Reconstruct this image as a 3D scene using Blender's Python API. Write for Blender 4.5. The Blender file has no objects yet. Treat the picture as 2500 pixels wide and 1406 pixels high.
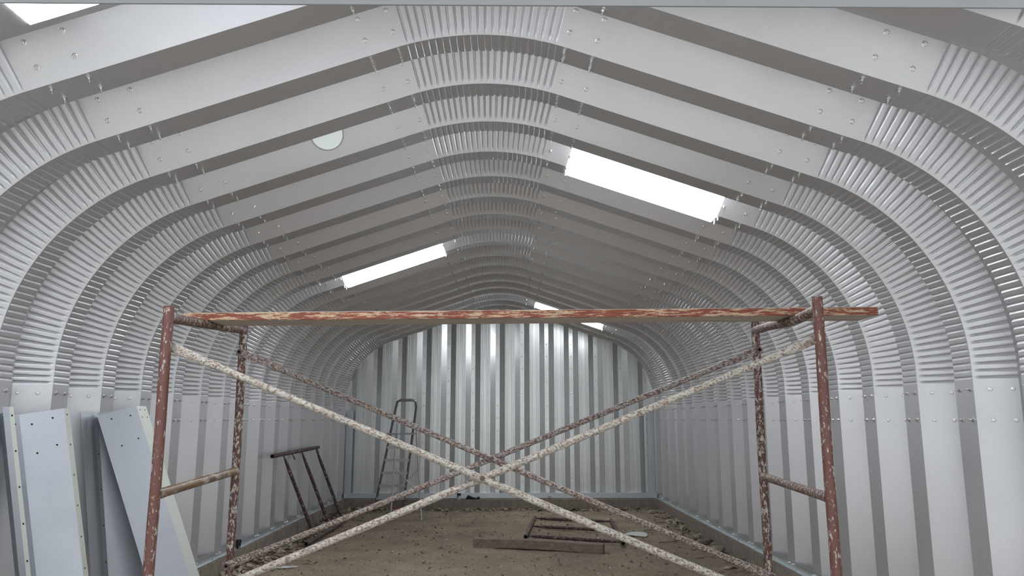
import bpy, math, random
import numpy as np
from mathutils import Vector, Matrix

random.seed(7)
rng = np.random.RandomState(11)
C = bpy.context.scene.collection
scn = bpy.context.scene

# ------------------------------------------------------------------ camera
cam_d = bpy.data.cameras.new('camera')
cam = bpy.data.objects.new('camera', cam_d)
C.objects.link(cam)
CAM = (0.147, 0.0, 1.58)
PITCH, YAW, ROLL = 0.1721, 0.0047, -0.0005
cam_d.sensor_fit = 'HORIZONTAL'
cam_d.sensor_width = 36.0
cam_d.lens = 36.0 * 1849.1 / 2500.0
cam_d.clip_start = 0.05
fw = Vector((math.sin(YAW) * math.cos(PITCH), math.cos(YAW) * math.cos(PITCH), math.sin(PITCH)))
rt = Vector((math.cos(YAW), -math.sin(YAW), 0))
up = rt.cross(fw)
r2 = math.cos(ROLL) * rt + math.sin(ROLL) * up
u2 = -math.sin(ROLL) * rt + math.cos(ROLL) * up
cam.matrix_world = Matrix(((r2.x, u2.x, -fw.x, CAM[0]), (r2.y, u2.y, -fw.y, CAM[1]),
                           (r2.z, u2.z, -fw.z, CAM[2]), (0, 0, 0, 1)))
scn.camera = cam

# ------------------------------------------------------------------ sky + exposure
world = bpy.data.worlds.new('overcast_sky')
scn.world = world
world.use_nodes = True
bg = world.node_tree.nodes['Background']
bg.inputs[0].default_value = (0.93, 0.97, 1.0, 1)
bg.inputs[1].default_value = 1.15
SKYLIGHT = 22.0
scn.view_settings.view_transform = 'Standard'
scn.view_settings.look = 'None'
scn.view_settings.gamma = 1.0
scn.view_settings.use_curve_mapping = False
scn.view_settings.exposure = 0.19
scn.cycles.max_bounces = 14
scn.cycles.diffuse_bounces = 6
scn.cycles.glossy_bounces = 10

# daylight of the open front end, sampled through the doorway it really comes through
pl = bpy.data.lights.new('doorway_portal', 'AREA')
pl.shape = 'RECTANGLE'
pl.size, pl.size_y = 5.3, 2.95
pl.cycles.is_portal = True
plo = bpy.data.objects.new('doorway_portal', pl)
plo.location = (0, 2.28, 1.49)
plo.rotation_euler = (math.radians(90), 0, 0)
C.objects.link(plo)


# ------------------------------------------------------------------ materials
def new_mat(name):
    m = bpy.data.materials.new(name)
    m.use_nodes = True
    nt = m.node_tree
    return m, nt, nt.nodes, nt.links, nt.nodes['Principled BSDF']


def ramp(N, L, src, stops):
    r = N.new('ShaderNodeValToRGB')
    e = r.color_ramp.elements
    while len(e) < len(stops):
        e.new(0.5)
    for i, (p, c) in enumerate(stops):
        e[i].position = p
        e[i].color = (*c, 1) if len(c) == 3 else c
    L.new(src, r.inputs[0])
    return r


def noise(N, L, co, scale, detail=4, rough=0.6, stretch=None):
    n = N.new('ShaderNodeTexNoise')
    n.inputs['Scale'].default_value = scale
    n.inputs['Detail'].default_value = detail
    n.inputs['Roughness'].default_value = rough
    if stretch:
        mp = N.new('ShaderNodeMapping')
        mp.inputs['Scale'].default_value = stretch
        L.new(co, mp.inputs['Vector'])
        co = mp.outputs[0]
    L.new(co, n.inputs['Vector'])
    return n.outputs['Fac']


def coord(N, kind='Object'):
    return N.new('ShaderNodeTexCoord').outputs[kind]


def bump(N, L, bsdf, h, strength, dist=0.01):
    b = N.new('ShaderNodeBump')
    b.inputs['Strength'].default_value = strength
    b.inputs['Distance'].default_value = dist
    L.new(h, b.inputs['Height'])
    L.new(b.outputs[0], bsdf.inputs['Normal'])


def metal(name, col, rough, metallic=1.0, var=0.06, rvar=0.06):
    m, nt, N, L, b = new_mat(name)
    co = coord(N)
    f = noise(N, L, co, 220, 2)
    lo = tuple(max(0, c * (1 - var)) for c in col)
    hi = tuple(min(1, c * (1 + var)) for c in col)
    r = ramp(N, L, f, [(0.35, lo), (0.65, hi)])
    L.new(r.outputs[0], b.inputs['Base Color'])
    f2 = noise(N, L, co, 3.5, 3)
    r2_ = ramp(N, L, f2, [(0.3, (rough - rvar,) * 3), (0.7, (rough + rvar,) * 3)])
    L.new(r2_.outputs[0], b.inputs['Roughness'])
    b.inputs['Metallic'].default_value = metallic
    return m


M_STEEL = metal('galvanised_steel', (0.662, 0.664, 0.688), 0.37, 0.66, 0.035, 0.03)
M_BACK = metal('end_wall_steel', (0.78, 0.80, 0.80), 0.33, 0.76, 0.02, 0.015)
M_TRIM = metal('trim_steel', (0.62, 0.66, 0.68), 0.4, 0.85)
M_BOLT = metal('zinc_bolt', (0.75, 0.75, 0.74), 0.25, 1.0, 0.02, 0.02)
M_SHEET = metal('loose_sheet_steel', (0.52, 0.55, 0.60), 0.42, 0.7)
M_LIP_LIT = metal('sheet_lit_edge_steel', (0.66, 0.68, 0.63), 0.5, 0.4)  # same sheet steel, the light its edges catch put into the colour
M_ALU = metal('ladder_aluminium', (0.30, 0.31, 0.33), 0.45, 0.6)
M_ALUL = metal('ladder_light_aluminium', (0.45, 0.46, 0.47), 0.4, 0.7)
M_DARKPIN = metal('dark_iron', (0.12, 0.09, 0.08), 0.6, 0.5)


def flaked(name, base, base2, flake, amount, stretch, scale=26, rough=0.6, fine=140, mid=None):
    """old paint in `base`, with patches of `flake`; amount 0..1 is how much has flaked."""
    m, nt, N, L, b = new_mat(name)
    co = coord(N)
    f1 = noise(N, L, co, scale, 6, 0.72, stretch)
    f2 = noise(N, L, co, fine, 3, 0.6, stretch)
    add = N.new('ShaderNodeMath')
    add.operation = 'MULTIPLY_ADD'
    L.new(f2, add.inputs[0])
    add.inputs[1].default_value = 0.35
    L.new(f1, add.inputs[2])
    t = 0.86 - 0.37 * amount
    k = ramp(N, L, add.outputs[0], [(t - 0.012, (0, 0, 0)), (t + 0.012, (1, 1, 1))])
    fb = noise(N, L, co, 9, 5)
    rb = ramp(N, L, fb, [(0.3, base), (0.7, base2)])
    ff = noise(N, L, co, 45, 4)
    rf = ramp(N, L, ff, [(0.3, tuple(c * 0.72 for c in flake)), (0.65, flake)])
    mx = N.new('ShaderNodeMix')
    mx.data_type = 'RGBA'
    L.new(k.outputs[0], mx.inputs[0])
    L.new(rb.outputs[0], mx.inputs[6])
    L.new(rf.outputs[0], mx.inputs[7])
    L.new(mx.outputs[2], b.inputs['Base Color'])
    b.inputs['Roughness'].default_value = rough
    bump(N, L, b, k.outputs[0], 0.35, 0.002)
    return m


RUST = (0.122, 0.055, 0.046)
RUST2 = (0.080, 0.036, 0.031)
CREAM = (0.50, 0.46, 0.40)
M_POST = flaked('rusty_red_paint', RUST, (0.15, 0.060, 0.048), CREAM, 0.25, (1, 1, 0.4), 55)
M_POSTB = flaked('rusty_red_paint_flaked', RUST2, RUST, CREAM, 0.40, (1, 1, 0.5), 60)
M_BAR = flaked('rusty_bar_paint', RUST, RUST2, (0.38, 0.34, 0.29), 0.40, (0.5, 1, 1), 50)
M_BRASS = flaked('worn_brassy_paint', (0.20, 0.125, 0.055), (0.12, 0.07, 0.045), (0.40, 0.35, 0.29), 0.40, (1, 0.4, 1), rough=0.38)
M_BRW = flaked('brace_white_paint', (0.15, 0.095, 0.078), (0.24, 0.16, 0.125), (0.50, 0.47, 0.425), 0.58, (0.6, 1, 0.9), 120, 0.7, 420)
M_BRR = flaked('brace_worn_paint', (0.15, 0.085, 0.07), (0.115, 0.062, 0.052), (0.44, 0.41, 0.375), 0.50, (0.5, 1, 0.8), 130, 0.7, 380)
M_OLD = flaked('old_frame_paint', (0.075, 0.035, 0.036), (0.055, 0.028, 0.03), (0.30, 0.25, 0.24), 0.30, (1, 1, 1))
M_PLANKR = flaked('plank_red_paint', (0.25, 0.062, 0.034), (0.17, 0.045, 0.03), (0.55, 0.40, 0.26), 0.44, (0.12, 1, 1.1), 70, 0.7, 160)


def wood(name, a, c, stretch):
    m, nt, N, L, b = new_mat(name)
    co = coord(N)
    f = noise(N, L, co, 30, 6, 0.65, stretch)
    r = ramp(N, L, f, [(0.32, a), (0.68, c)])
    L.new(r.outputs[0], b.inputs['Base Color'])
    b.inputs['Roughness'].default_value = 0.8
    bump(N, L, b, f, 0.4, 0.004)
    return m


M_WOOD = wood('grey_weathered_wood', (0.30, 0.255, 0.215), (0.52, 0.45, 0.385), (0.05, 1, 1))
M_BEAM = wood('dirty_beam_wood', (0.13, 0.10, 0.08), (0.27, 0.215, 0.17), (0.3, 1, 1))
M_TWIG = wood('twig_wood', (0.12, 0.085, 0.06), (0.26, 0.20, 0.15), (1, 1, 1))

m, nt, N, L, b = new_mat('dirt')
co = coord(N)
f1 = noise(N, L, co, 1.6, 7, 0.68)
f2 = noise(N, L, co, 38, 6, 0.7)
r1 = ramp(N, L, f1, [(0.30, (0.25, 0.202, 0.150)), (0.55, (0.36, 0.292, 0.215)), (0.75, (0.45, 0.372, 0.272))])
r2_ = ramp(N, L, f2, [(0.30, (0.22, 0.20, 0.19)), (0.47, (1, 1, 1)), (0.74, (1.5, 1.45, 1.35))])
mx = N.new('ShaderNodeMix'); mx.data_type = 'RGBA'; mx.blend_type = 'MULTIPLY'
mx.inputs[0].default_value = 0.85
L.new(r1.outputs[0], mx.inputs[6]); L.new(r2_.outputs[0], mx.inputs[7])
L.new(mx.outputs[2], b.inputs['Base Color'])
b.inputs['Roughness'].default_value = 0.95
bump(N, L, b, f2, 1.0, 0.03)
M_DIRT = m


def plain(name, col, rough=0.7, var=0.25, scale=20, bumps=0.0):
    m, nt, N, L, b = new_mat(name)
    co = coord(N)
    f = noise(N, L, co, scale, 5)
    r = ramp(N, L, f, [(0.3, tuple(c * (1 - var) for c in col)), (0.7, tuple(min(1, c * (1 + var)) for c in col))])
    L.new(r.outputs[0], b.inputs['Base Color'])
    b.inputs['Roughness'].default_value = rough
    if bumps:
        bump(N, L, b, f, bumps, 0.01)
    return m


M_CONC = plain('dirty_concrete', (0.24, 0.20, 0.17), 0.9, 0.25, 14, 0.3)
M_STONE = plain('grey_stone', (0.26, 0.23, 0.19), 0.9, 0.35, 30, 0.6)
M_STONED = plain('dark_stone', (0.15, 0.125, 0.105), 0.9, 0.35, 30, 0.6)
M_LEAF = plain('dry_leaf', (0.30, 0.245, 0.19), 0.8, 0.75, 9)
M_DEAD = plain('dead_leaf', (0.075, 0.055, 0.042), 0.9, 0.5, 9)
M_BRICK = plain('red_brick', (0.24, 0.095, 0.06), 0.9, 0.3, 30, 0.4)
M_ORANGE = plain('orange_clay', (0.34, 0.17, 0.08), 0.9, 0.3, 30, 0.4)
M_PALE = plain('pale_scrap', (0.55, 0.60, 0.55), 0.6, 0.08, 6)
M_BLACK = plain('black_plastic', (0.012, 0.012, 0.018), 0.5, 0.2, 8)
M_CLOTH = plain('navy_black_cloth', (0.014, 0.013, 0.022), 0.95, 0.4, 40, 0.5)
M_WHITEP = plain('white_plastic', (0.62, 0.64, 0.62), 0.4, 0.04, 8)
M_HOLE = plain('dark_hole', (0.01, 0.01, 0.012), 0.9, 0.1, 8)
M_GROUND = plain('outdoor_ground', (0.80, 0.785, 0.75), 0.95, 0.2, 2)

# skylight: milky fibreglass sheet, daylight glows through it
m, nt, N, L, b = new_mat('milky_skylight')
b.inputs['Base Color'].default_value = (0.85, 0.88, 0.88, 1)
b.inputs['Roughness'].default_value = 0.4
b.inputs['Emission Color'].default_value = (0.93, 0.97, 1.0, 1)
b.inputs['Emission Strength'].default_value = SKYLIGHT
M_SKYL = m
# translucent vent disc; daylight through it is put in as a faint glow
m, nt, N, L, b = new_mat('milky_vent_disc')
b.inputs['Base Color'].default_value = (0.86, 0.92, 0.90, 1)
b.inputs['Roughness'].default_value = 0.5
b.inputs['Emission Color'].default_value = (0.86, 0.96, 0.95, 1)
b.inputs['Emission Strength'].default_value = 0.30
M_VENT = m


# ------------------------------------------------------------------ mesh helpers
class MB:
    def __init__(self):
        self.v, self.f, self.mi, self.sm = [], [], [], []

    def add(self, verts, faces, mi=0, smooth=False):
        o = len(self.v)
        self.v += [tuple(p) for p in verts]
        for q in faces:
            self.f.append([i + o for i in q])
            self.mi.append(mi)
            self.sm.append(smooth)

    def box(self, c, s, mi=0, R=None):
        vs = []
        for x in (-.5, .5):
            for y in (-.5, .5):
                for z in (-.5, .5):
                    p = Vector((x * s[0], y * s[1], z * s[2]))
                    if R is not None:
                        p = R @ p
                    vs.append(Vector(c) + p)
        self.add(vs, [(0, 1, 3, 2), (4, 6, 7, 5), (0, 4, 5, 1), (2, 3, 7, 6), (0, 2, 6, 4), (1, 5, 7, 3)], mi)

    def tube(self, pts, radii, n=14, hollow=False, mi=0, flat=None, side=None):
        """swept tube; radii floats or one value; flat: per-point thickness factor along `side` normal"""
        pts = [Vector(p) for p in pts]
        if not hasattr(radii, '__len__'):
            radii = [radii] * len(pts)
        rings = []
        for i, p in enumerate(pts):
            a = pts[max(0, i - 1)]
            c = pts[min(len(pts) - 1, i + 1)]
            d = (c - a).normalized()
            ref = Vector(side) if side is not None else (Vector((0, 0, 1)) if abs(d.z) < .9 else Vector((0, 1, 0)))
            e1 = (ref - d * ref.dot(d)).normalized()
            e2 = d.cross(e1)
            fl = flat[i] if flat else 1.0
            wd = 1.0 + (1 - fl) * 0.45
            rings.append([p + e1 * (math.cos(t) * radii[i] * fl) + e2 * (math.sin(t) * radii[i] * wd)
                          for t in [2 * math.pi * k / n for k in range(n)]])
        vs = [q for r in rings for q in r]
        fs = []
        for i in range(len(rings) - 1):
            for k in range(n):
                a, c = i * n + k, i * n + (k + 1) % n
                fs.append((a, c, c + n, a + n))
        self.add(vs, fs, mi, True)
        if hollow:
            for ri, nx in ((0, 1), (len(rings) - 1, len(rings) - 2)):
                ring = rings[ri]
                cen = pts[ri]
                inn = [cen + (q - cen) * 0.84 for q in ring]
                deep = [q + (pts[nx] - cen).normalized() * 0.12 for q in inn]
                o = list(ring) + inn + deep
                ff = []
                for k in range(n):
                    k2 = (k + 1) % n
                    a = (k, k2, n + k2, n + k)
                    b_ = (n + k, n + k2, 2 * n + k2, 2 * n + k)
                    ff += [a, b_] if ri == 0 else [a[::-1], b_[::-1]]
                ff.append(tuple(range(2 * n, 3 * n)))
                self.add(o, ff, mi, False)
        else:
            self.add(rings[0], [tuple(range(n))[::-1]], mi, False)
            self.add(rings[-1], [tuple(range(n))], mi, False)

    def lathe(self, prof, o=(0, 0, 0), n=20, mi=0, R=None):
        vs = []
        for r, z in prof:
            for k in range(n):
                t = 2 * math.pi * k / n
                p = Vector((r * math.cos(t), r * math.sin(t), z))
                if R is not None:
                    p = R @ p
                vs.append(p + Vector(o))
        fs = []
        for i in range(len(prof) - 1):
            for k in range(n):
                a, c = i * n + k, i * n + (k + 1) % n
                fs.append((a, c, c + n, a + n))
        fs.append(tuple(range(n))[::-1])
        fs.append(tuple(range((len(prof) - 1) * n, len(prof) * n)))
        self.add(vs, fs, mi, False)

    def build(self, name, mats, parent=None, origin=None):
        me = bpy.data.meshes.new(name)
        vs = self.v
        if origin is not None:
            vs = [(p[0] - origin[0], p[1] - origin[1], p[2] - origin[2]) for p in vs]
        me.from_pydata(vs, [], self.f)
        mats = mats if isinstance(mats, (list, tuple)) else [mats]
        for mm in mats:
            me.materials.append(mm)
        me.polygons.foreach_set('material_index', self.mi)
        me.polygons.foreach_set('use_smooth', self.sm)
        me.update()
        ob = bpy.data.objects.new(name, me)
        C.objects.link(ob)
        if origin is not None:
            ob.location = origin
        if parent is not None:
            ob.parent = parent
            if parent.type == 'EMPTY' or True:
                ob.location = Vector(origin if origin is not None else (0, 0, 0)) - Vector(wloc(parent))
        return ob


def wloc(o):
    p = Vector(o.location)
    while o.parent is not None:
        o = o.parent
        p = p + Vector(o.location)
    return p


def tag(o, label=None, cat=None, group=None, kind=None):
    if label: o['label'] = label
    if cat: o['category'] = cat
    if group: o['group'] = group
    if kind: o['kind'] = kind
    return o


def thing(name, loc, label, cat, group=None):
    o = bpy.data.objects.new(name, None)
    o.empty_display_size = 0.1
    C.objects.link(o)
    o.location = loc
    return tag(o, label, cat, group)


def grid_mesh(name, V, keep=None, mat=None, parent=None, smooth=True, flip=False):
    """V: (a,b,3) array -> quad grid object"""
    a, b_ = V.shape[:2]
    idx = np.arange(a * b_).reshape(a, b_)
    q = np.stack([idx[:-1, :-1], idx[1:, :-1], idx[1:, 1:], idx[:-1, 1:]], -1)
    if keep is not None:
        q = q[keep]
    q = q.reshape(-1, 4)
    if flip:
        q = q[:, ::-1]
    me = bpy.data.meshes.new(name)
    me.vertices.add(a * b_)
    me.vertices.foreach_set('co', V.reshape(-1).astype(np.float32))
    me.loops.add(len(q) * 4)
    me.loops.foreach_set('vertex_index', q.reshape(-1).astype(np.int32))
    me.polygons.add(len(q))
    me.polygons.foreach_set('loop_start', (np.arange(len(q)) * 4).astype(np.int32))
    me.polygons.foreach_set('use_smooth', np.full(len(q), smooth))
    me.update(calc_edges=True)
    me.validate()
    if mat:
        me.materials.append(mat)
    ob = bpy.data.objects.new(name, me)
    C.objects.link(ob)
    if parent:
        ob.parent = parent
    return ob


def sharpen(ob, deg=24):
    me = ob.data
    try:
        me.set_sharp_from_angle(angle=math.radians(deg))
    except Exception:
        pass


# ------------------------------------------------------------------ the steel vault
A = math.radians(18.8)
W, R1, ZC = 2.865, 1.226, 1.88
P, Y0, FLAT, RUN, DEPTH = 0.61, 4.4485, 0.185, 0.12, 0.19
XA = W - R1 + R1 * math.sin(A)
ZA = ZC + R1 * math.cos(A)
XR = 0.47
ZR = ZA + (XA - XR) * math.tan(A)
RR = XR / math.sin(A)
ZBOT = 1.70
SP = 0.0402
K0, K1 = -3, 16


def vault_section():
    """half section from crown (s=0) down to z=ZBOT: x, z, nx, nz, crimp phase (or nan)"""
    out = []
    nr = 170
    for i in range(nr + 1):
        a = A * i / nr
        x = RR * math.sin(a)
        ph = RR * a / 0.0385 - 0.5
        out.append((x, ZR - RR * math.cos(A) + RR * math.cos(a), math.sin(a), math.cos(a),
                    ph if RR * a <= 0.0385 * 11.0 else np.nan))
    for x in (0.50, 0.54, 0.58, 0.62, 0.70, 0.9, 1.1, 1.3, 1.5, 1.66, 1.74, 1.80, 1.90, 1.98, 2.01):
        out.append((x, ZA + (XA - x) * math.tan(A), math.sin(A), math.cos(A), np.nan))
    na = 520
    L0 = 0.012
    for i in range(na + 1):
        th = A + (math.pi / 2 - A) * i / na
        s = R1 * (th - A) - L0
        out.append((W - R1 + R1 * math.sin(th), ZC + R1 * math.cos(th), math.sin(th), math.cos(th),
                    s / SP if s > -0.5 * SP else np.nan))
    for i in range(1, 27):
        z = ZC - 0.07 * i / 26
        s = R1 * (math.pi / 2 - A) + (ZC - z) - L0
        out.append((W, z, 1, 0, s / SP))
    for z in (1.79, 1.76, 1.72, ZBOT):
        out.append((W, z, 1, 0, np.nan))
    return np.array(out)


half = vault_section()
left = half[1:][::-1].copy()
left[:, 0] *= -1
left[:, 2] *= -1
SEC = np.vstack([left, half])      # from the left wall over the crown to the right wall

# profile of one period: (t, h, ny, nh) ; region codes
PROF = []
nyl, nhl = DEPTH, RUN
ln = math.hypot(nyl, nhl)
for t in (-0.305, -0.30, -0.28, -0.23, -0.16, -0.125):
    PROF.append((t, DEPTH, 0, 1, 0, 0))
for i in range(15):                      # slope that faces the doorway; a: 1 valley .. 0 crest
    a = 1 - i / 14
    PROF.append((-RUN * a, DEPTH * a, nyl / ln, nhl / ln, 1, a))
for t in (0.004, 0.012, 0.024, 0.06, 0.11, 0.15, 0.168, 0.178, 0.185):
    PROF.append((t, 0, 0, 1, 2, t / FLAT))
for a in (0.05, 0.12, 0.25, 0.5, 0.8, 0.97):
    PROF.append((FLAT + RUN * a, DEPTH * a, -nyl / ln, nhl / ln, 3, a))
PROF = np.array(PROF)


def sstep(x, a, b_):
    t = np.clip((x - a) / (b_ - a), 0, 1)
    return t * t * (3 - 2 * t)


def vault_points(sec, prof, y):
    """positions of the vault surface, with the pressed crimps"""
    ph = sec[:, 4][:, None]
    has = ~np.isnan(ph)
    p0 = np.nan_to_num(ph)
    fr = p0 - np.round(p0)
    ds = fr * SP
    groove = np.exp(-(ds / 0.0047) ** 2)
    scal = (1 - np.abs(np.sin(np.pi * fr))) * np.where(np.abs(sec[:, 0]) < 0.5, 0.3, 0.9)[:, None]
    reg, a = prof[:, 4][None], prof[:, 5][None]
    d = np.zeros((len(sec), len(prof)))
    d = np.where(reg == 1, 0.0062 * groove * sstep(a, 0.06, 0.15) * (1 - 0.3 * sstep(a, 0.6, 0.95))
                 + 0.0050 * scal * sstep(a, 0.35, 0.95), d)
    d = np.where(reg == 0, 0.0050 * scal, d)
    d = np.where(reg == 2, 0.0052 * groove * sstep(a, 0.03, 0.10) + 0.0022 * groove * sstep(a, 0.82, 0.97), d)
    d = np.where(reg == 3, 0.006 * groove * (1 - sstep(a, 0.0, 0.5)) + 0.0050 * scal * sstep(a, 0.3, 0.97), d)
    d = np.where(has, d, 0.0)
    h = prof[:, 1][None] + d * prof[:, 3][None]
    X = sec[:, 0][:, None] + sec[:, 2][:, None] * h
    Z = sec[:, 1][:, None] + sec[:, 3][:, None] * h
    Y = y + prof[:, 0][None] + d * prof[:, 2][None] + 0 * X
    return np.stack([X, Y, Z], -1)


SKY = [(-3, -1), (2, 1), (7, -1), (14, 1)]         # (ring, side) of the four skylight panels
cols, keepcols = [], []
xmid = 0.5 * (SEC[:-1, 0] + SEC[1:, 0])
zmid = 0.5 * (SEC[:-1, 1] + SEC[1:, 1])
for k in range(K0, K1 + 1):
    V = vault_points(SEC, PROF, Y0 + k * P)
    cols.append(V)
    kp = np.ones((len(SEC) - 1, len(PROF)), bool)
    for kk, sd in SKY:
        if kk == k:
            inx = (xmid * sd > 0.62) & (xmid * sd < 1.74)
            tm = 0.5 * (PROF[:-1, 0] + PROF[1:, 0])
            kp[:, :-1][np.outer(inx, (tm > -0.23) & (tm < FLAT))] = False
    keepcols.append(kp)
V = np.concatenate(cols, 1)
keep = np.concatenate(keepcols, 1)[:, :-1]
ceiling = grid_mesh('ceiling', V, keep, M_STEEL)
sharpen(ceiling, 47)
tag(ceiling, kind='structure')

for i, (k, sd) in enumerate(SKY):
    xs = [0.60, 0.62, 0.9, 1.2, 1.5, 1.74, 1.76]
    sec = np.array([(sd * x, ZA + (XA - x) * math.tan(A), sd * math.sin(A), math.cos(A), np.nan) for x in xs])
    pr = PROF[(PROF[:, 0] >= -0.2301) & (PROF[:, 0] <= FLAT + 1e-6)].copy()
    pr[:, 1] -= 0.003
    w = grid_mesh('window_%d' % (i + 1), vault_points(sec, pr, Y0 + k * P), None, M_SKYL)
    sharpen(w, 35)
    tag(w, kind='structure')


def wall_profile():
    ys, hs = [], []
    for k in range(K0, K1 + 1):
        y = Y0 + k * P
        for t, h in ((-0.305, DEPTH), (-0.12, DEPTH), (0, 0), (FLAT, 0)):
            ys.append(y + t); hs.append(h)
    ys.append(Y0 + K1 * P + FLAT + RUN); hs.append(DEPTH)
    return np.array(ys), np.array(hs)


WY, WH = wall_profile()
for nm, sd in (('wall_left', -1), ('wall_right', 1)):
    zs = np.array([0.15, 0.6, 1.1, ZBOT])
    V = np.zeros((len(zs), len(WY), 3))
    V[..., 0] = sd * (W + WH)[None]
    V[..., 1] = WY[None]
    V[..., 2] = zs[:, None]
    o = grid_mesh(nm, V, None, M_STEEL, smooth=False)
    tag(o, kind='structure')
wall_left = bpy.data.objects['wall_left']
wall_right = bpy.data.objects['wall_right']


def zsec(x):
    x = abs(x)
    if x > XA:
        return ZC + math.sqrt(max(0, R1 ** 2 - (min(x, W) - (W - R1)) ** 2))
    if x > XR:
        return ZA + (XA - x) * math.tan(A)
    return ZR - RR * math.cos(A) + math.sqrt(RR ** 2 - x * x)


# back wall: pressed vertical panels cut to the arch
YB = 14.26
xs, ds = [], []
BC = [-0.056 + 0.4605 * j for j in range(-6, 7)]
prof = [(-0.138, 0.0), (-0.038, 0.055), (0.038, 0.055), (0.138, 0.0)]
for c in BC:
    for dx, d in prof:
        xs.append(c + dx); ds.append(d)
    p0 = c + 0.138                      # the pan with its pencil ribs
    for dx in (0.022, 0.052, 0.128, 0.158):
        for q, e in ((-0.0045, 0), (-0.0015, -0.006), (0.0015, -0.006), (0.0045, 0)):
            xs.append(p0 + dx + q); ds.append(e)
xs = np.array([-3.06] + [x for x in xs] + [3.06])
ds = np.array([0] + list(ds) + [0])
order = np.argsort(xs)
xs, ds = xs[order], ds[order]
sel = (xs >= -3.06) & (xs <= 3.06)
xs, ds = xs[sel], ds[sel]
top = np.array([zsec(x) + 0.11 if abs(x) < 2.84 else 2.34 for x in xs])
V = np.zeros((2, len(xs), 3))
V[0, :, 0] = xs; V[1, :, 0] = xs
V[:, :, 1] = YB + ds[None]
V[0, :, 2] = 0.15; V[1, :, 2] = top
wall_back = grid_mesh('wall_back', V, None, M_BACK, smooth=False)
tag(wall_back, kind='structure')

# front end: header and the cheeks beside the open doorway
mb = MB()
mb.box((0, 2.46, 3.48), (6.3, 0.03, 0.77))
for sd in (-1, 1):
    mb.box((sd * 2.93, 2.46, 1.5), (0.46, 0.03, 2.97))
wall_front = mb.build('wall_front', M_STEEL)
tag(wall_front, kind='structure')
mb = MB()
mb.box((0, 0, 0.14), (5.5, 0.008, 0.28))
hd = mb.build('trim_1', plain('header_grey_paint', (0.27, 0.28, 0.29), 0.5, 0.05, 3))
hd.location = (0, 2.40, 2.983)
hd.rotation_euler = (0, 0.0034, 0)
tag(hd, kind='structure')


# ------------------------------------------------------------------ bolts
def bolt_mesh():
    mb = MB()
    mb.lathe([(0.0125, 0), (0.0125, 0.002), (0.0098, 0.003)], n=12)
    mb.lathe([(0.0088, 0.003), (0.0088, 0.010), (0.0075, 0.0112)], n=6)
    mb.lathe([(0.0042, 0.0112), (0.0042, 0.026), (0.003, 0.0272)], n=8)
    return mb


BM = bolt_mesh()
b0 = BM.build('bolt', M_BOLT)
bolt_me = b0.data
bpy.data.objects.remove(b0)


def bolts(parent, spots):
    """spots: list of (point, inward normal); the nearest hundred are parts, the rest one part"""
    spots = sorted(spots, key=lambda s: (Vector(s[0]) - Vector(CAM)).length)
    for p, n in spots[:95]:
        o = bpy.data.objects.new('bolt', bolt_me)
        C.objects.link(o)
        o.rotation_euler = Vector(n).to_track_quat('Z', 'Y').to_euler()
        o.location = p
        o.parent = parent
    rest = spots[95:]
    if rest:
        mb = MB()
        for p, n in rest:
            Rm = Vector(n).to_track_quat('Z', 'Y').to_matrix()
            mb.add([Rm @ Vector(q) + Vector(p) for q in BM.v], BM.f)
        o = mb.build('bolts', M_BOLT, parent)
        tag(o, kind='stuff')


def sec_at(x, sd):
    return (sd * x, zsec(x), sd * math.sin(A), math.cos(A))


def ring_bolts(sx, sz, nx, nz, k, slope=True):
    """four bolts of one row on ring k: two on the crest flat, two on the slope facing the door"""
    y = Y0 + k * P
    out = []
    for t in (0.038, 0.142):
        out.append(((sx, y + t, sz), (-nx, 0, -nz)))
    for a in (0.36, 0.86):
        h = DEPTH * a
        p = (sx + nx * h, y - RUN * a, sz + nz * h)
        n = (-nx * nhl / ln, -nyl / ln, -nz * nhl / ln)
        out.append((p, n))
    return out


cb, wl, wr = [], [], []
skyset = {(k, s) for k, s in SKY}
for k in range(-2, K1):
    for sd in (-1, 1):
        for x in (0.455, 0.605, 1.78, 1.945):
            cb += ring_bolts(*sec_at(x, sd), k)
        cb += ring_bolts(sd * W, 1.753, sd, 0, k)
        (wl if sd < 0 else wr).extend(ring_bolts(sd * W, 1.577, sd, 0, k))
cb = [s for s in cb if not (s[0][1] < 3.2 and s[0][2] < 2.2)]
bolts(ceiling, cb)
bolts(wall_left, wl)
bolts(wall_right, wr)
bb = []
for c in BC:
    z = 0.47
    while z < zsec(c) - 0.06 if abs(c) < W else z < 1.9:
        bb.append(((c, YB + 0.055, z), (0, -1, 0)))
        z += 0.2285
bolts(wall_back, bb)

# ------------------------------------------------------------------ floor, kerb, base trim
nx_, ny_ = 150, 330
gx = np.linspace(-2.83, 2.83, nx_)
gy = np.linspace(2.2, 14.2, ny_)
GX, GY = np.meshgrid(gx, gy, indexing='ij')
GZ = np.zeros_like(GX)
for s, amp in ((0.6, 0.010), (1.7, 0.006), (4.5, 0.004), (11, 0.0025), (23, 0.002)):
    for _ in range(5):
        an, phx = rng.uniform(0, 2 * math.pi), rng.uniform(0, 6.28)
        kx, ky = s * 2 * math.cos(an), s * 2 * math.sin(an)
        GZ += amp / 2.2 * np.sin(kx * GX + ky * GY + phx)
GZ += rng.normal(0, 0.0012, GX.shape)
edge = np.minimum(2.83 - np.abs(GX), 14.2 - GY)
GZ = GZ * 0.8 + 0.022 * np.exp(-(edge / 0.16) ** 2) - 0.008
floor = grid_mesh('floor', np.stack([GX, GY, GZ], -1), None, M_DIRT)
tag(floor, kind='structure')


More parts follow.
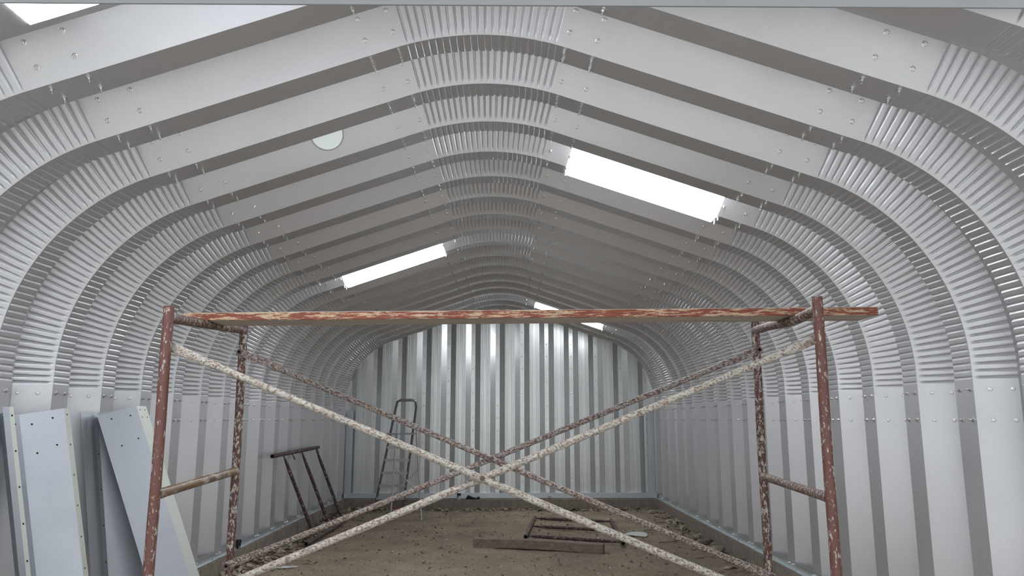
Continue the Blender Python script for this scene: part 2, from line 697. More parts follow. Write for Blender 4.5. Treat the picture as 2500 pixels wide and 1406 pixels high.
def fz(x, y):
    i = min(nx_ - 1, max(0, int(round((x + 2.83) / 5.66 * (nx_ - 1)))))
    j = min(ny_ - 1, max(0, int(round((y - 2.2) / 12.0 * (ny_ - 1)))))
    return float(GZ[i, j])


mb = MB()
mb.add([(-30, -40, -0.02), (30, -40, -0.02), (30, 2.22, -0.02), (-30, 2.22, -0.02)], [(0, 1, 2, 3)])
g = mb.build('ground', M_GROUND)
tag(g, kind='structure')


def kerb(name, x0, x1, y0, y1, zt):
    mb = MB()
    n = 60
    along_x = (x1 - x0) > (y1 - y0)
    for i in range(n):
        a, c = i / n, (i + 1) / n
        if along_x:
            mb.box(((x0 + (a + c) / 2 * (x1 - x0)), (y0 + y1) / 2 + rng.uniform(-.003, .003), zt / 2 + rng.uniform(-.002, .002) - .05),
                   ((x1 - x0) / n * 1.002, y1 - y0, zt + .1))
        else:
            mb.box(((x0 + x1) / 2 + rng.uniform(-.0025, .0025), y0 + (a + c) / 2 * (y1 - y0), zt / 2 + rng.uniform(-.002, .002) - .05),
                   (x1 - x0, (y1 - y0) / n * 1.002, zt + .1))
    o = mb.build(name, M_CONC)
    tag(o, kind='structure')
    return o


kerb('baseboard_left', -3.15, -2.80, 2.38, 14.5, 0.175)
kerb('baseboard_right', 2.80, 3.15, 2.38, 14.5, 0.175)
kerb('baseboard_back', -2.80, 2.80, 14.02, 14.5, 0.172)


def angle_trim(name, sd):
    mb = MB()
    y0, y1 = 2.4, 14.2
    mb.box((sd * 2.844, (y0 + y1) / 2, 0.181), (0.05, y1 - y0, 0.006))
    mb.box((sd * 2.86, (y0 + y1) / 2, 0.215), (0.004, y1 - y0, 0.07))
    o = mb.build(name, M_TRIM)
    tag(o, kind='structure')
    sp = []
    for k in range(-2, K1):
        for t in (0.05, 0.14):
            sp.append(((sd * 2.858, Y0 + k * P + t, 0.222), (-sd, 0, 0)))
        sp.append(((sd * 2.84, Y0 + k * P - 0.1, 0.184), (0, 0, 1)))
    sp = [s for s in sp if s[0][1] > 3.2]
    bolts(o, sp)


angle_trim('trim_2', -1)
angle_trim('trim_3', 1)
mb = MB()
for x0, x1 in ((-2.83, -1.44), (-1.437, 0.0), (0.003, 1.40), (1.403, 2.83)):
    mb.box(((x0 + x1) / 2, YB - 0.105, 0.224), (x1 - x0, 0.005, 0.088))
    mb.box(((x0 + x1) / 2, YB - 0.045, 0.268), (x1 - x0, 0.12, 0.004))
bt = mb.build('trim_4', M_TRIM)
tag(bt, kind='structure')
for i, sd in ((5, -1), (6, 1)):
    mb = MB()
    mb.box((sd * 2.78, YB - 0.02, 1.0), (0.11, 0.006, 1.5))
    mb.box((sd * 2.727, YB - 0.012, 1.0), (0.006, 0.02, 1.5))
    tag(mb.build('trim_%d' % i, M_TRIM), kind='structure')

# ------------------------------------------------------------------ roof vent disc
yv, xv = Y0 + P, -1.055
a = 0.80
hv = DEPTH * a
pv = Vector((xv - math.sin(A) * hv, yv - RUN * a, zsec(xv) + math.cos(A) * hv))
nv = Vector((math.sin(A) * nhl / ln, -nyl / ln, -math.cos(A) * nhl / ln))
vent = thing('roof_vent', pv, 'white round roof vent disc half hidden behind a rib on the left roof slope', 'vent')
Rv = nv.to_track_quat('Z', 'Y').to_matrix()
mb = MB()
mb.lathe([(0.107, 0.001), (0.107, 0.003), (0.09, 0.005), (0.0, 0.008)], o=pv, n=40, R=Rv)
mb.build('vent_disc', M_VENT, vent, origin=tuple(pv))
mb = MB()
mb.lathe([(0.106, 0.0), (0.114, 0.0), (0.115, 0.005), (0.111, 0.008), (0.106, 0.008), (0.105, 0.0)], o=pv, n=40, R=Rv)
mb.build('rim', M_WHITEP, vent, origin=tuple(pv))


# ------------------------------------------------------------------ scaffold
def lerp(p, q, t):
    return tuple(p[i] + (q[i] - p[i]) * t for i in range(3))


def part_tube(name, pts, r, mat, root, **kw):
    mb = MB()
    mb.tube(pts, r, **kw)
    return mb.build(name, mat, root, origin=tuple(wloc(root)))


def post_pts(x, y, z0, z1, n=9):
    return [(x + 0.0012 * math.sin(i * 1.7 + x), y + 0.0012 * math.cos(i * 1.3), z0 + (z1 - z0) * i / (n - 1)) for i in range(n)]


def scaffold(label, F, B, barF, barB, rungF, rungB, lugs, brassy, gooseneck):
    zf, zb = fz(F[0], F[1]), fz(B[0], B[1])
    root = thing('scaffold_trestle', ((F[0] + B[0]) / 2, (F[1] + B[1]) / 2, min(zf, zb)), label, 'scaffold')
    r = 0.0238
    pf = part_tube('post', post_pts(F[0], F[1], zf - .004, F[2]), r, M_POST, root, n=20, hollow=True)
    pb = part_tube('post', post_pts(B[0], B[1], zb - .004, B[2]), r, M_POSTB, root, n=20, hollow=True)
    if gooseneck:
        pts = [lerp(barF, barB, t) for t in (0, .08, .2, .35, .5, .7, .9, 1)]
        off = [0.012, 0.01, 0.0, -.008, -.006, 0, 0, 0]
        pts = [(p[0], p[1], p[2] + o_) for p, o_ in zip(pts, off)]
    else:
        pts = [lerp(barF, barB, t) for t in (0, .25, .5, .75, 1)]
    part_tube('top_bar', pts, 0.0235, M_BAR, root, n=18)
    rp = [lerp(rungF, rungB, t) for t in (.018, .04, .08, .25, .5, .75, .92, .96, .982)]
    rr = [0.0255, 0.0245, 0.0225, 0.0215, 0.0215, 0.0215, 0.0225, 0.0245, 0.0255]
    part_tube('rung', rp, rr, M_BRASS if brassy else M_BAR, root, n=18)
    rp = [(p[0], p[1], p[2] - 0.93) for p in rp]
    part_tube('rung', rp, rr, M_BAR, root, n=18)
    for p in lugs:
        sg = 1 if p[1] < 4 else -1
        mb = MB()
        mb.tube([p, (p[0], p[1] + sg * 0.062, p[2])], 0.007, n=10)
        mb.tube([(p[0], p[1] + sg * 0.052, p[2]), (p[0], p[1] + sg * 0.062, p[2])], 0.014, n=10)
        mb.build('brace_lug', M_DARKPIN, pf if p[1] < 4 else pb, origin=tuple(p))
    return root


LF, LB = (-1.411, 3.45, 2.094), (-1.430, 4.5, 2.145)
RF, RB = (1.572, 3.45, 2.139), (1.622, 4.5, 2.165)
ZF, ZBk = (1.913, 1.948), (1.972, 1.985)
lowF, lowB = (0.740, 0.695), (0.775, 0.714)
scaffold('rusty red scaffold end frame standing at left, with a brassy worn middle rung', LF, LB,
         (LF[0], LF[1], 2.040), (LB[0], LB[1], 2.106), (LF[0], LF[1], 1.254), (LB[0], LB[1], 1.288),
         [(LF[0], LF[1], ZF[0]), (LF[0], LF[1], lowF[0]), (LB[0], LB[1], ZBk[0]), (LB[0], LB[1], lowB[0])], True, False)
scaffold('rusty red scaffold end frame standing at right, its front post rising above the plank', RF, RB,
         (RF[0], RF[1], 2.066), (RB[0], RB[1], 2.106), (RF[0], RF[1], 1.237), (RB[0], RB[1], 1.255),
         [(RF[0], RF[1], ZF[1]), (RF[0], RF[1], lowF[1]), (RB[0], RB[1], ZBk[1]), (RB[0], RB[1], lowB[1])], False, True)


def brace(label, xl, xr, y, zl, zr, zlow, mats, sg, r=0.0165):
    c = ((xl + xr) / 2, y, (zl + zlow[0]) / 2)
    root = thing('cross_brace', c, label, 'scaffold brace', 'cross braces of the scaffold')
    for i, (p, q) in enumerate((((xl, zl), (xr, zlow[1])), ((xr, zr), (xl, zlow[0])))):
        off = 0.040 * sg
        pts, rad, fl = [], [], []
        p = Vector((p[0], y, p[1])); q = Vector((q[0], y, q[1]))
        d = (q - p).normalized()
        p = p - d * 0.02; q = q + d * 0.02
        Lg = (q - p).length
        for t in (0, .02, .035, .06, .09, .2, .35, .44, .48, .5, .52, .56, .65, .8, .91, .94, .965, .98, 1):
            pp = p.lerp(q, t)
            bow = (0.017 if i == 0 else -0.017) * max(0, math.sin(math.pi * t)) ** 0.7
            pp.y = y + off - bow
            pp.z -= 0.004 * math.sin(math.pi * t)
            pts.append(pp); rad.append(r)
            e = min(t, 1 - t) * Lg
            fl.append(0.28 if e < 0.13 else (0.28 + 0.72 * min(1, (e - 0.13) / 0.15)))
        mb = MB()
        mb.tube(pts, rad, n=16, flat=fl, side=(0, 1, 0))
        mb.build('brace_tube', mats[i], root, origin=c)
    mb = MB()
    ka, kb = (zlow[1] - zl) / (xr - xl), (zr - zlow[0]) / (xr - xl)
    mid = xl + (zlow[0] - zl) / (ka - kb)
    zm = zl + ka * (mid - xl)
    yc = y + 0.040 * sg
    mb.tube([(mid, yc - 0.040, zm), (mid, yc + 0.04, zm)], 0.007, n=10)
    mb.tube([(mid, yc - 0.044, zm), (mid, yc - 0.036, zm)], 0.012, n=10)
    mb.build('pivot_rivet', M_DARKPIN, root, origin=c)


brace('whitish paint-flecked pair of crossed tubes bracing the front of the scaffold', LF[0], RF[0], LF[1], ZF[0], ZF[1], lowF, (M_BRW, M_BRW), 1)
brace('rustier pair of crossed tubes bracing the back of the scaffold', LB[0], RB[0], LB[1], ZBk[0], ZBk[1], lowB, (M_BRR, M_BRR), -1)

# plank across the two top bars
a0, a1 = Vector((-1.529, 3.88, 2.0825)), Vector((2.009, 3.77, 2.0985))
dx = (a1 - a0).normalized()
dy = Vector((-dx.y, dx.x, 0)).normalized()
WID, TH = 0.235, 0.042
mb = MB()
n = 60
rows = []
for i in range(n + 1):
    c = a0.lerp(a1, i / n)
    wv = 0.0016 * math.sin(i * 1.3) + rng.uniform(-.0009, .0009)
    row = []
    for (v, z) in ((0.0, 0.003), (0.003, 0), (WID - .003, 0), (WID, .003), (WID, TH - .003), (WID - .003, TH), (0.003, TH), (0.0, TH - .003)):
        row.append(c + dy * (v + (wv if v < .01 else 0)) + Vector((0, 0, z + (wv * .4 if z > .02 else 0))))
    rows.append(row)
vs = [p for r in rows for p in r]
fs, mi = [], []
for i in range(n):
    for k in range(8):
        k2 = (k + 1) % 8
        fs.append((i * 8 + k, (i + 1) * 8 + k, (i + 1) * 8 + k2, i * 8 + k2))
        mi.append(1 if k in (7, 0, 3) else 0)
for q, m_ in zip(fs, mi):
    pass
o0 = len(mb.v)
mb.v += [tuple(p) for p in vs]
mb.f += [list(q)[::-1] for q in fs]
mb.mi += mi
mb.sm += [False] * len(fs)
mb.f += [list(range(8)), list(range(n * 8, n * 8 + 8))[::-1]]
mb.mi += [0, 0]
mb.sm += [False, False]
plank = mb.build('scaffold_plank', [M_WOOD, M_PLANKR], origin=(0.24, 3.93, 2.087))
tag(plank, 'long plank with flaking red front edge laid across the scaffold frames', 'plank')


# ------------------------------------------------------------------ loose frames
def loose_frame(label, P0, P1, Q0, Q1, mat, rungs, stubs):
    """P0-P1 and Q0-Q1: the two posts; rungs: fractions along them"""
    c = lerp(lerp(P0, P1, .5), lerp(Q0, Q1, .5), .5)
    zmin = min(P0[2], P1[2], Q0[2], Q1[2]) - 0.024
    root = thing('scaffold_trestle', (c[0], c[1], zmin), label, 'scaffold')
    part_tube('post', [lerp(P0, P1, t) for t in (0, .25, .5, .75, 1)], 0.026, mat, root, n=16, hollow=True)
    part_tube('post', [lerp(Q0, Q1, t) for t in (0, .25, .5, .75, 1)], 0.026, mat, root, n=16, hollow=True)
    for t in rungs:
        a, c2 = lerp(P0, P1, t), lerp(Q0, Q1, t)
        pts = [lerp(a, c2, s) for s in (0, .04, .10, .2, .5, .8, .9, .96, 1)]
        rr = [0.009, 0.011, 0.018, 0.0235, 0.0235, 0.0235, 0.018, 0.011, 0.009]
        part_tube('rung', pts, rr, mat, root, n=14)
    for p, q in stubs:
        part_tube('brace_lug', [p, q], 0.009, mat, root, n=8)
    return root


fzl = 0.03
loose_frame('dark rusty scaffold frame leaning against the left wall near the back', (-2.775, 9.60, 1.135), (-2.775, 11.90, 1.165),
            (-2.40, 9.95, 0.04), (-2.37, 12.15, 0.04), M_OLD, (0.20, 0.58, 0.93),
            [((-2.76, 10.45, 1.12), (-2.73, 10.47, 1.05)), ((-2.76, 11.75, 1.14), (-2.73, 11.76, 1.08))])
loose_frame('dark rusty scaffold frame lying flat on the dirt behind the wooden beam', (0.377, 10.55, 0.035), (0.576, 12.65, 0.035),
            (1.60, 10.0, 0.035), (1.75, 12.25, 0.035), M_OLD, (0.05, 0.5, 0.93), [])

# timber on the floor
mb = MB()
b0_, b1_ = Vector((-0.30, 10.0, 0.0)), Vector((1.283, 9.511, 0.0))
b0_.z = fz(b0_.x, b0_.y) - 0.002; b1_.z = fz(b1_.x, b1_.y) - 0.002
n = 24
rows = []
ddx = (b1_ - b0_).normalized()
ddy = Vector((-ddx.y, ddx.x, 0)).normalized()
for i in range(n + 1):
    t = i / n
    c = b0_.lerp(b1_, t) + Vector((0, 0, 0.012 * math.sin(t * 3.1) ** 2))
    sk = 0.05 if i == 0 else 0
    row = []
    for v, z in ((0, 0.004), (0.004, 0), (0.115, 0), (0.12, 0.004), (0.12, 0.1), (0.114, 0.106), (0.006, 0.106), (0, 0.1)):
        j = rng.uniform(-.002, .002, 2)
        row.append(c + ddy * (v + j[0]) + Vector((0, 0, z + j[1])) + ddx * (sk * (v / 0.12)))
    rows.append(row)
vs = [p for r in rows for p in r]
fs = [((i + 1) * 8 + k, i * 8 + k, i * 8 + (k + 1) % 8, (i + 1) * 8 + (k + 1) % 8) for i in range(n) for k in range(8)]
fs += [tuple(range(8)), tuple(range(n * 8, n * 8 + 8))[::-1]]
mb.add(vs, fs)
bo = (0.49, 9.755, 0.0)
o = mb.build('timber_beam', M_BEAM, origin=bo)
tag(o, 'grey-brown square timber beam lying on the dirt in front of the flat frame', 'beam')


# ------------------------------------------------------------------ leaning steel sheets
def sheet(name, label, prof, top_x, top_z, tan, z_end, holes, lips, extra_top=0.0, wid=None):
    """prof: (y, d) polyline; d out from the wall; leaning by tan; lips: segment indices coloured paler, as if catching light"""
    lean = math.atan(tan)
    upv = Vector((-math.sin(lean), 0, math.cos(lean)))
    nrm = Vector((math.cos(lean), 0, math.sin(lean)))
    base = Vector((top_x + tan * top_z, 0, 0))
    Lg = top_z / math.cos(lean)
    yc = sum(p[0] for p in prof) / len(prof)
    dmin = min(p[1] for p in prof)
    lift = 0.012
    org = (base.x, yc, 0.0)
    mb = MB()

    def pt(y, d, s):
        return base + Vector((0, y, lift)) + upv * s + nrm * d
    TH_ = 0.0022
    segs = len(prof) - 1
    for i in range(segs):
        (ya, da), (yb, db) = prof[i], prof[i + 1]
        nn = Vector((-(db - da), yb - ya)).normalized()     # (y, d) normal
        q = []
        for o_ in (0, -TH_):
            for (yy, dd) in ((ya, da), (yb, db)):
                for s in (0, Lg):
                    q.append(pt(yy + nn.x * o_, dd + nn.y * o_, s))
        m_ = 1 if i in lips else 0
        mb.add(q, [(0, 2, 3, 1), (4, 5, 7, 6), (0, 1, 5, 4), (2, 6, 7, 3), (0, 4, 6, 2), (1, 3, 7, 5)], m_)
    for (i, fr, s, r) in holes:
        (ya, da), (yb, db) = prof[i], prof[i + 1]
        y, d = ya + (yb - ya) * fr, da + (db - da) * fr
        nn = (Vector((0, -(db - da), 0)) + nrm * (yb - ya)).normalized()
        Rm = nn.to_track_quat('Z', 'Y').to_matrix()
        cpt = pt(y, d, Lg - s) + nn * 0.0008
        mb.add([Rm @ Vector((r * math.cos(2 * math.pi * k / 10), r * math.sin(2 * math.pi * k / 10), 0)) + cpt for k in range(10)],
               [tuple(range(10))], 2)
    o = mb.build(name, [M_SHEET, M_LIP_LIT, M_HOLE], origin=org)
    tag(o, label, 'steel sheet', 'loose steel sheets leaning on the left wall')
    return o


hA = [(5, .25, .07, .006), (5, .72, .05, .006), (5, .3, .25, .006), (5, .75, .22, .006), (4, .75, .06, .006), (4, .72, .24, .006)]
hA += [(1, .5, .05 + .2 * j, .006) for j in range(8)] + [(6, .45, .04 + .19 * j, .006) for j in range(9)]
sheet('steel_sheet', 'broad grey steel channel sheet at far left with holed edges coloured as lit, leaning on the wall',
      [(4.265, .175), (4.268, .19), (4.32, .19), (4.347, .197), (4.525, 0), (4.71, 0), (4.855, .19), (4.91, .19)][1:] and
      [(4.265, .19), (4.318, .19), (4.347, .197), (4.525, 0), (4.71, 0), (4.855, .19), (4.91, .19)],
      -2.845, 1.60, 0.2175, 0, [(h[0] - 1, *h[1:]) if h[0] > 1 else h for h in hA], (1, 5))
sheet('steel_sheet', 'grey steel sheet leaning steeper, with a wide edge coloured as lit, behind the front left scaffold post',
      [(5.525, .012), (5.55, 0), (5.75, .19), (5.905, .19), (5.92, .16)], -2.815, 1.60, 0.40, 0,
      [(1, .3, .05, .006), (1, .78, .06, .006), (1, .35, .26, .006), (1, .8, .24, .006), (2, .25, .03, .006), (2, .75, .03, .006),
       (2, .25, .09, .006), (2, .75, .09, .006)] + [(0, .5, .13 + .2 * j, .005) for j in range(8)], (2,))
sheet('steel_sheet', 'bluish steel sheet mostly hidden behind the steeper sheet with the lit edge',
      [(5.40, 0), (5.575, 0), (5.60, .012), (5.62, 0), (5.765, .165), (5.85, .165)], -2.855, 1.62, 0.16, 0,
      [(1, .5, .3 + .25 * j, .005) for j in range(5)], ())
sheet('steel_sheet', 'flat grey steel sheet at the left picture edge behind the broad channel sheet',
      [(3.98, .012), (4.0, 0), (4.50, 0)], -2.852, 1.63, 0.05, 0, [], ())  # flat made wide so this edge reads dark; same steel as the others

# ------------------------------------------------------------------ step ladder
lad = thing('step_ladder', (-1.75, 13.1, 0.0), 'grey aluminium step ladder standing open before the back wall', 'ladder')
lf, rf = Vector((-2.20, 13.7, 0.005)), Vector((-1.70, 13.7, 0.005))
lt, rtp = Vector((-1.73, 12.87, 1.84)), Vector((-1.395, 12.87, 1.84))


def rail(p, q, t):
    return p.lerp(q, t)


pts = [lf, rail(lf, lt, .35), rail(lf, lt, .7), rail(lf, lt, .97), lt + Vector((0.012, -.01, .035)), lt + Vector((0.06, -.015, .062)),
       rtp + Vector((-.06, -.015, .062)), rtp + Vector((-.012, -.01, .035)), rail(rf, rtp, .97), rail(rf, rtp, .7), rail(rf, rtp, .35), rf]
front_rail = part_tube('front_rail', pts, 0.021, M_ALU, lad, n=10)
mb = MB()
mb.tube([lt + Vector((.09, -.016, .066)), rtp + Vector((-.07, -.016, .066))], 0.021, n=10)
mb.build('grip', M_ALU, front_rail, origin=tuple(lad.location))
for j, z in enumerate((0.235, 0.455, 0.68, 0.90, 1.115)):
    t = (z - lf.z) / (lt.z - lf.z)
    p, q = rail(lf, lt, t), rail(rf, rtp, t)
    mb = MB()
    mb.box(((p + q) / 2), ((q - p).length, 0.085, 0.042))
    mb.build('step', M_ALUL, lad, origin=tuple(lad.location))
t = 1.345 / 1.84
p, q = rail(lf, lt, t), rail(rf, rtp, t)
mb = MB()
mb.box((p + q) / 2 + Vector((0.01, -.08, 0)), ((q - p).length + .08, 0.26, 0.024))
mb.build('platform', M_ALU, lad, origin=tuple(lad.location))
rl0, rr0 = Vector((-1.73, 12.5, 0.005)), Vector((-1.235, 12.5, 0.005))
rl1, rr1 = Vector((-1.725, 12.98, 1.52)), Vector((-1.405, 12.98, 1.48))
part_tube('rear_leg', [rl0, rl1], 0.014, M_ALUL, lad, n=8)
part_tube('rear_leg', [rr0, rr1], 0.014, M_ALUL, lad, n=8)
part_tube('rear_strut', [rl0.lerp(rl1, .10), rr0.lerp(rr1, .10)], 0.008, M_ALUL, lad, n=8)
part_tube('cross_strut', [rl0.lerp(rl1, .24), rr0.lerp(rr1, .53)], 0.008, M_ALUL, lad, n=8)
part_tube('cross_strut', [rl0.lerp(rl1, .53), rr0.lerp(rr1, .26)], 0.008, M_ALUL, lad, n=8)

# ------------------------------------------------------------------ little things on the ledge
jy = 14.085
jar = thing('jar', (-0.745, jy, 0.172), 'small white jar with a black lid on the ledge at the back wall', 'jar')
mb = MB()
mb.lathe([(0.026, 0), (0.030, 0.004), (0.030, 0.058), (0.027, 0.064)], o=(-0.745, jy, 0.172), n=20)
mb.build('body', M_WHITEP, jar, origin=tuple(jar.location))
mb = MB()
mb.lathe([(0.0302, 0.034), (0.0308, 0.036), (0.0308, 0.046), (0.0302, 0.048)], o=(-0.752, jy - .001, 0.172), n=20)
mb.build('band', M_BLACK, jar, origin=tuple(jar.location))
mb = MB()
mb.lathe([(0.034, 0.062), (0.035, 0.064), (0.035, 0.098), (0.032, 0.102)], o=(-0.745, jy, 0.172), n=20)
mb.build('lid', M_BLACK, jar, origin=tuple(jar.location))

# crumpled dark cloth: closed lumpy pad
nu, nw = 36, 14
vs, fs = [], []
for i in range(nu):
    t = i / (nu - 1)
    hgt = 0.058 * (math.sin(math.pi * min(1, t * 1.25 + .05)) ** .5 if t < .8 else 0.62) * (1 - 0.35 * t) + 0.012 * math.sin(9 * t)
    if t > .8:
        hgt = 0.036 + .006 * math.sin(30 * t)
    hgt *= min(1, (t + .02) * 8) * min(1, (1.015 - t) * 14)
    dep = 0.045 * min(1, (t + .05) * 6) * min(1, (1.03 - t) * 9)
    for k in range(nw):
        ph = 2 * math.pi * k / nw
        yy = dep * math.cos(ph)
        zz = hgt * (0.5 + 0.5 * math.sin(ph)) * (1 + .1 * math.sin(5 * ph + 7 * t))
        vs.append((-0.625 + 0.262 * t, 14.078 + yy * .9, 0.1725 + max(0, zz)))
for i in range(nu - 1):
    for k in range(nw):
        fs.append((i * nw + k, (i + 1) * nw + k, (i + 1) * nw + (k + 1) % nw, i * nw + (k + 1) % nw))
fs += [tuple(range(nw)), tuple(range((nu - 1) * nw, nu * nw))[::-1]]
mb = MB()
mb.add(vs, fs, 0, True)
o = mb.build('cloth', M_CLOTH, origin=(-0.5, 14.078, 0.1725))
tag(o, 'crumpled black cloth lying on the ledge beside the jar', 'cloth')

mb = MB()
pts = [(0.888 + 0.022 * math.cos(t), 14.06, 0.196 + 0.022 * math.sin(t)) for t in np.linspace(-0.6, 2 * math.pi - 0.9, 20)]
mb.tube(pts, 0.0045, n=8)
o = mb.build('iron_ring', M_DARKPIN, origin=(0.888, 14.06, 0.172))
tag(o, 'small dark iron ring standing on the back ledge right of the cloth', 'ring')

cup = (-2.832, 8.74, 0.186)
capo = thing('plastic_cap', cup, 'small black plastic cap on the metal angle at the foot of the left wall', 'cap')
mb = MB()
mb.lathe([(0.022, 0), (0.024, 0.002), (0.024, 0.05), (0.03, 0.052), (0.03, 0.088), (0.026, 0.092)], o=cup, n=8)
mb.build('cap_body', M_BLACK, capo, origin=cup)
mb = MB()
mb.lathe([(0.012, 0), (0.012, 0.02), (0.006, 0.024)], o=(cup[0] + .018, cup[1] - .02, cup[2]), n=12)
mb.build('stem', M_BEAM, capo, origin=cup)


# ------------------------------------------------------------------ debris
def stone_mb(r, seed, flat=0.62):
    rs = np.random.RandomState(seed)
    mb = MB()
    nlat, nlon = 9, 14
    ax = rs.uniform(.75, 1.25, 3)
    dirs = rs.normal(size=(9, 3))
    dirs /= np.linalg.norm(dirs, axis=1)[:, None]
    cut = rs.uniform(.62, .9, 9)
    vs = []
    for i in range(nlat):
        th = math.pi * (i + .5) / nlat
        for k in range(nlon):
            p_ = 2 * math.pi * k / nlon
            d = np.array([math.sin(th) * math.cos(p_), math.sin(th) * math.sin(p_), math.cos(th)])
            s = 1.0
            for q, c_ in zip(dirs, cut):
                dd = d @ q
                if dd > 1e-3:
                    s = min(s, c_ / dd)
            vs.append(tuple(d * s * r * ax * np.array([1, 1, flat])))
    fs = []
    for i in range(nlat - 1):
        for k in range(nlon):
            fs.append((i * nlon + k, (i + 1) * nlon + k, (i + 1) * nlon + (k + 1) % nlon, i * nlon + (k + 1) % nlon))
    fs += [tuple(range(nlon)), tuple(range((nlat - 1) * nlon, nlat * nlon))[::-1]]
    zm = min(v[2] for v in vs)
    mb.add([(v[0], v[1], v[2] - zm) for v in vs], fs)
    return mb


def stone(x, y, r, seed, label, mat, group=None, z=None):
    mb = stone_mb(r, seed)
    o = mb.build('stone', mat)
    o.location = (x, y, (fz(x, y) if z is None else z) - 0.004)
    tag(o, label, 'stone', group)


stone(2.69, 9.55, 0.085, 3, 'largest pale stone at the foot of the right kerb, behind the right scaffold', M_STONE)
stone(2.70, 9.22, 0.045, 5, 'small round stone just in front of the largest stone by the right kerb', M_STONE)
stone(2.71, 10.15, 0.062, 6, 'brownish grey stone behind the largest stone by the right kerb', M_STONED)
stone(2.66, 10.5, 0.06, 8, 'pale flat stone second behind the largest one by the right kerb', M_STONE)
stone(2.70, 8.72, 0.06, 9, 'pale stone at the right kerb nearest to the scaffold post foot', M_STONE)
stone(2.69, 11.95, 0.04, 10, 'whitish pebble by the right kerb toward the back corner', M_PALE)
stone(-2.66, 10.05, 0.065, 12, 'whitish angular stone by the left kerb beside the leaning frame', M_PALE)
stone(-2.64, 9.86, 0.06, 13, 'pinkish brown stone next to the whitish stone by the left kerb', M_STONED)
for i, (x, y, r) in enumerate(((-2.5, 13.86, .05), (-2.3, 13.9, .04), (-1.2, 13.9, .035), (-0.95, 13.88, .045), (-0.62, 13.9, .03),
                               (-0.3, 13.88, .035), (0.15, 13.9, .03), (0.55, 13.9, .028), (1.3, 13.92, .035), (1.75, 13.92, .03), (2.3, 13.9, .03))):
    stone(x, y, r, 20 + i, 'small grey stone in the row along the foot of the back kerb', M_STONE, 'stones along the back kerb')

mb = MB()
mb.box((0, 0, 0.032), (0.20, 0.095, 0.062))
for q in range(len(mb.v)):
    v = mb.v[q]
    mb.v[q] = (v[0] + rng.uniform(-.008, .008), v[1] + rng.uniform(-.006, .006), v[2] + (rng.uniform(-.006, .006) if v[2] > .03 else 0))
o = mb.build('brick', M_BRICK)
o.location = (-1.80, 13.86, fz(-1.80, 13.86))
o.rotation_euler = (0, 0, .25)
tag(o, 'broken red brick on the dirt between the ladder legs', 'brick')
o = stone_mb(0.095, 41, .55).build('clay_lump', M_ORANGE)
o.location = (-1.56, 13.84, fz(-1.56, 13.84) - .003)
tag(o, 'orange clay lump beside the brick under the ladder', 'clay lump')


def scrap(name, pts, x, y, z, rot, label, mat, tilt=(0, 0)):
    mb = MB()
    n = len(pts)
    mb.add([(p[0], p[1], 0.0) for p in pts] + [(p[0], p[1], 0.006) for p in pts],
           [tuple(range(n))[::-1], tuple(range(n, 2 * n))] + [(k, (k + 1) % n, n + (k + 1) % n, n + k) for k in range(n)])
    o = mb.build(name, mat)
    o.location = (x, y, z)
    o.rotation_euler = (tilt[0], tilt[1], rot)
    tag(o, label, 'scrap')


semi = [(0.16 * math.cos(t), 0.20 * math.sin(t) ** 0.8) for t in np.linspace(0, math.pi, 16)]
scrap('offcut', semi, 1.88, 10.80, fz(1.88, 10.8) + .012, -0.55, 'pale half-round offcut lying on the dirt right of the flat frame', M_PALE, (0.12, 0.02))
strip = [(-.15, -.03), (0.0, -.02), (0.06, -0.012), (.15, .01), (.15, .05), (.05, .055), (.0, .075), (-.08, .02)]
scrap('offcut', strip, -2.30, 8.62, fz(-2.3, 8.62) + .008, 0.1, 'white torn strip on the dirt below the lower left brace', M_WHITEP, (0.05, 0))


def twig(p, q, r, seed, label):
    rs = np.random.RandomState(seed)
    p, q = Vector((p[0], p[1], 0)), Vector((q[0], q[1], 0))
    pts = []
    for i in range(9):
        t = i / 8
        c = p.lerp(q, t)
        c.x += rs.uniform(-.012, .012); c.y += rs.uniform(-.012, .012)
        c.z = fz(c.x, c.y) + r * 1.4 + 0.012 * math.sin(t * 3)
        pts.append(c)
    mb = MB()
    mb.tube(pts, [r * (1 - .5 * i / 8) for i in range(9)], n=7)
    k = rs.randint(2, 6)
    mb.tube([pts[k], pts[k] + Vector((rs.uniform(-.1, .1), rs.uniform(-.1, .1), .015))], r * .5, n=6)
    o = mb.build('twig', M_TWIG, origin=tuple(p.lerp(q, .5)))
    tag(o, label, 'twig', 'twigs on the dirt')


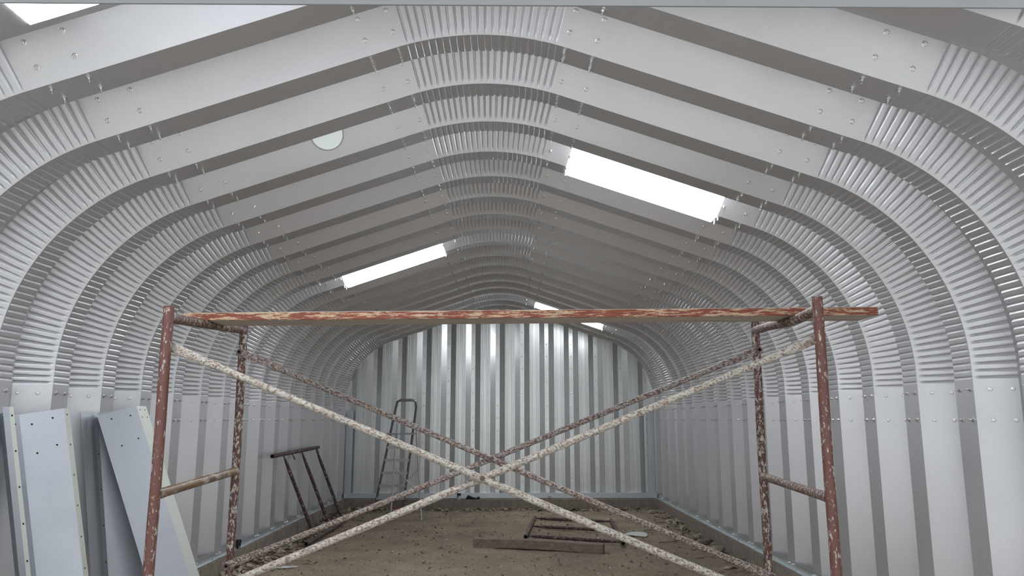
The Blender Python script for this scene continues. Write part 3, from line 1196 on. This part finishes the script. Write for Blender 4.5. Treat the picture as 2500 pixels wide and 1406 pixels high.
TL = 'thin dry twig on the dirt along the left kerb'
TR = 'thin dry twig on the dirt along the right kerb'
for i, (p, q) in enumerate([((-2.72, 9.99), (-2.371, 10.209)), ((-2.68, 9.457), (-2.40, 9.539)), ((-2.70, 8.833), (-2.38, 9.21)),
                            ((-2.70, 8.462), (-2.45, 8.572)), ((-2.65, 10.7), (-2.1, 10.85)), ((-2.7, 12.6), (-2.2, 12.7)),
                            ((-2.60, 11.3), (-2.15, 11.4))]):
    twig(p, q, 0.0075, 60 + i, TL)
for i, (p, q) in enumerate([((2.423, 12.172), (2.72, 12.075)), ((2.12, 10.306), (2.70, 10.402)), ((2.419, 9.765), (2.70, 9.792)),
                            ((2.55, 13.363), (2.72, 13.137)), ((2.369, 8.381), (2.70, 8.249)), ((2.331, 9.201), (2.555, 9.146)),
                            ((2.1, 11.35), (2.68, 11.28))]):
    twig(p, q, 0.0065, 80 + i, TR)


def litter(name, spots, label, size, mat, cat):
    mb = MB()
    spots = [p for p in spots if not (-0.4 < p[0] < 1.4 and 9.35 < p[1] < 10.25)]
    for x, y in spots:
        z = fz(x, y) + rng.uniform(0.002, 0.03)
        s = size * rng.uniform(.5, 1.4)
        a_ = rng.uniform(0, 6.28)
        e1 = Vector((math.cos(a_), math.sin(a_), rng.uniform(-.4, .4))) * s
        e2 = Vector((-math.sin(a_), math.cos(a_), rng.uniform(-.5, .5))) * s * .5
        c = Vector((x, y, z))
        cu = Vector((0, 0, s * rng.uniform(.1, .5)))
        q = [c - e1, c - e2 + cu, c + e2 + cu * rng.uniform(0, 1), c + e1]
        mb.add(q, [(0, 1, 2), (1, 3, 2)])
    o = mb.build(name, mat)
    tag(o, label, cat, None, 'stuff')


sl = [(-2.78 + abs(rng.normal(0, .20)), rng.uniform(7.5, 13.9)) for _ in range(420)]
litter('leaf_litter', sl, 'dry leaf litter along the foot of the left kerb', 0.055, M_LEAF, 'leaf litter')
sr = [(2.78 - abs(rng.normal(0, .14)), rng.uniform(7.5, 13.9)) for _ in range(260)]
litter('leaf_litter', sr, 'dry leaf litter along the foot of the right kerb', 0.045, M_LEAF, 'leaf litter')
sb = [(rng.uniform(-2.7, 2.7), 14.0 - abs(rng.normal(0, .13))) for _ in range(330)]
litter('leaf_litter', sb, 'dry leaf litter along the foot of the back kerb', 0.045, M_LEAF, 'leaf litter')
sc = [(rng.uniform(-2.4, 2.4), rng.uniform(7.2, 13.8)) for _ in range(240)]
litter('chips', sc, 'tiny pale chips scattered over the dirt floor', 0.014, M_PALE, 'chips')
sd_ = [(rng.uniform(-2.5, 2.5), rng.uniform(7.2, 13.9)) for _ in range(900)]
litter('dead_leaves', sd_, 'dark bits of dead leaf scattered over the dirt floor', 0.022, M_DEAD, 'leaf bits')
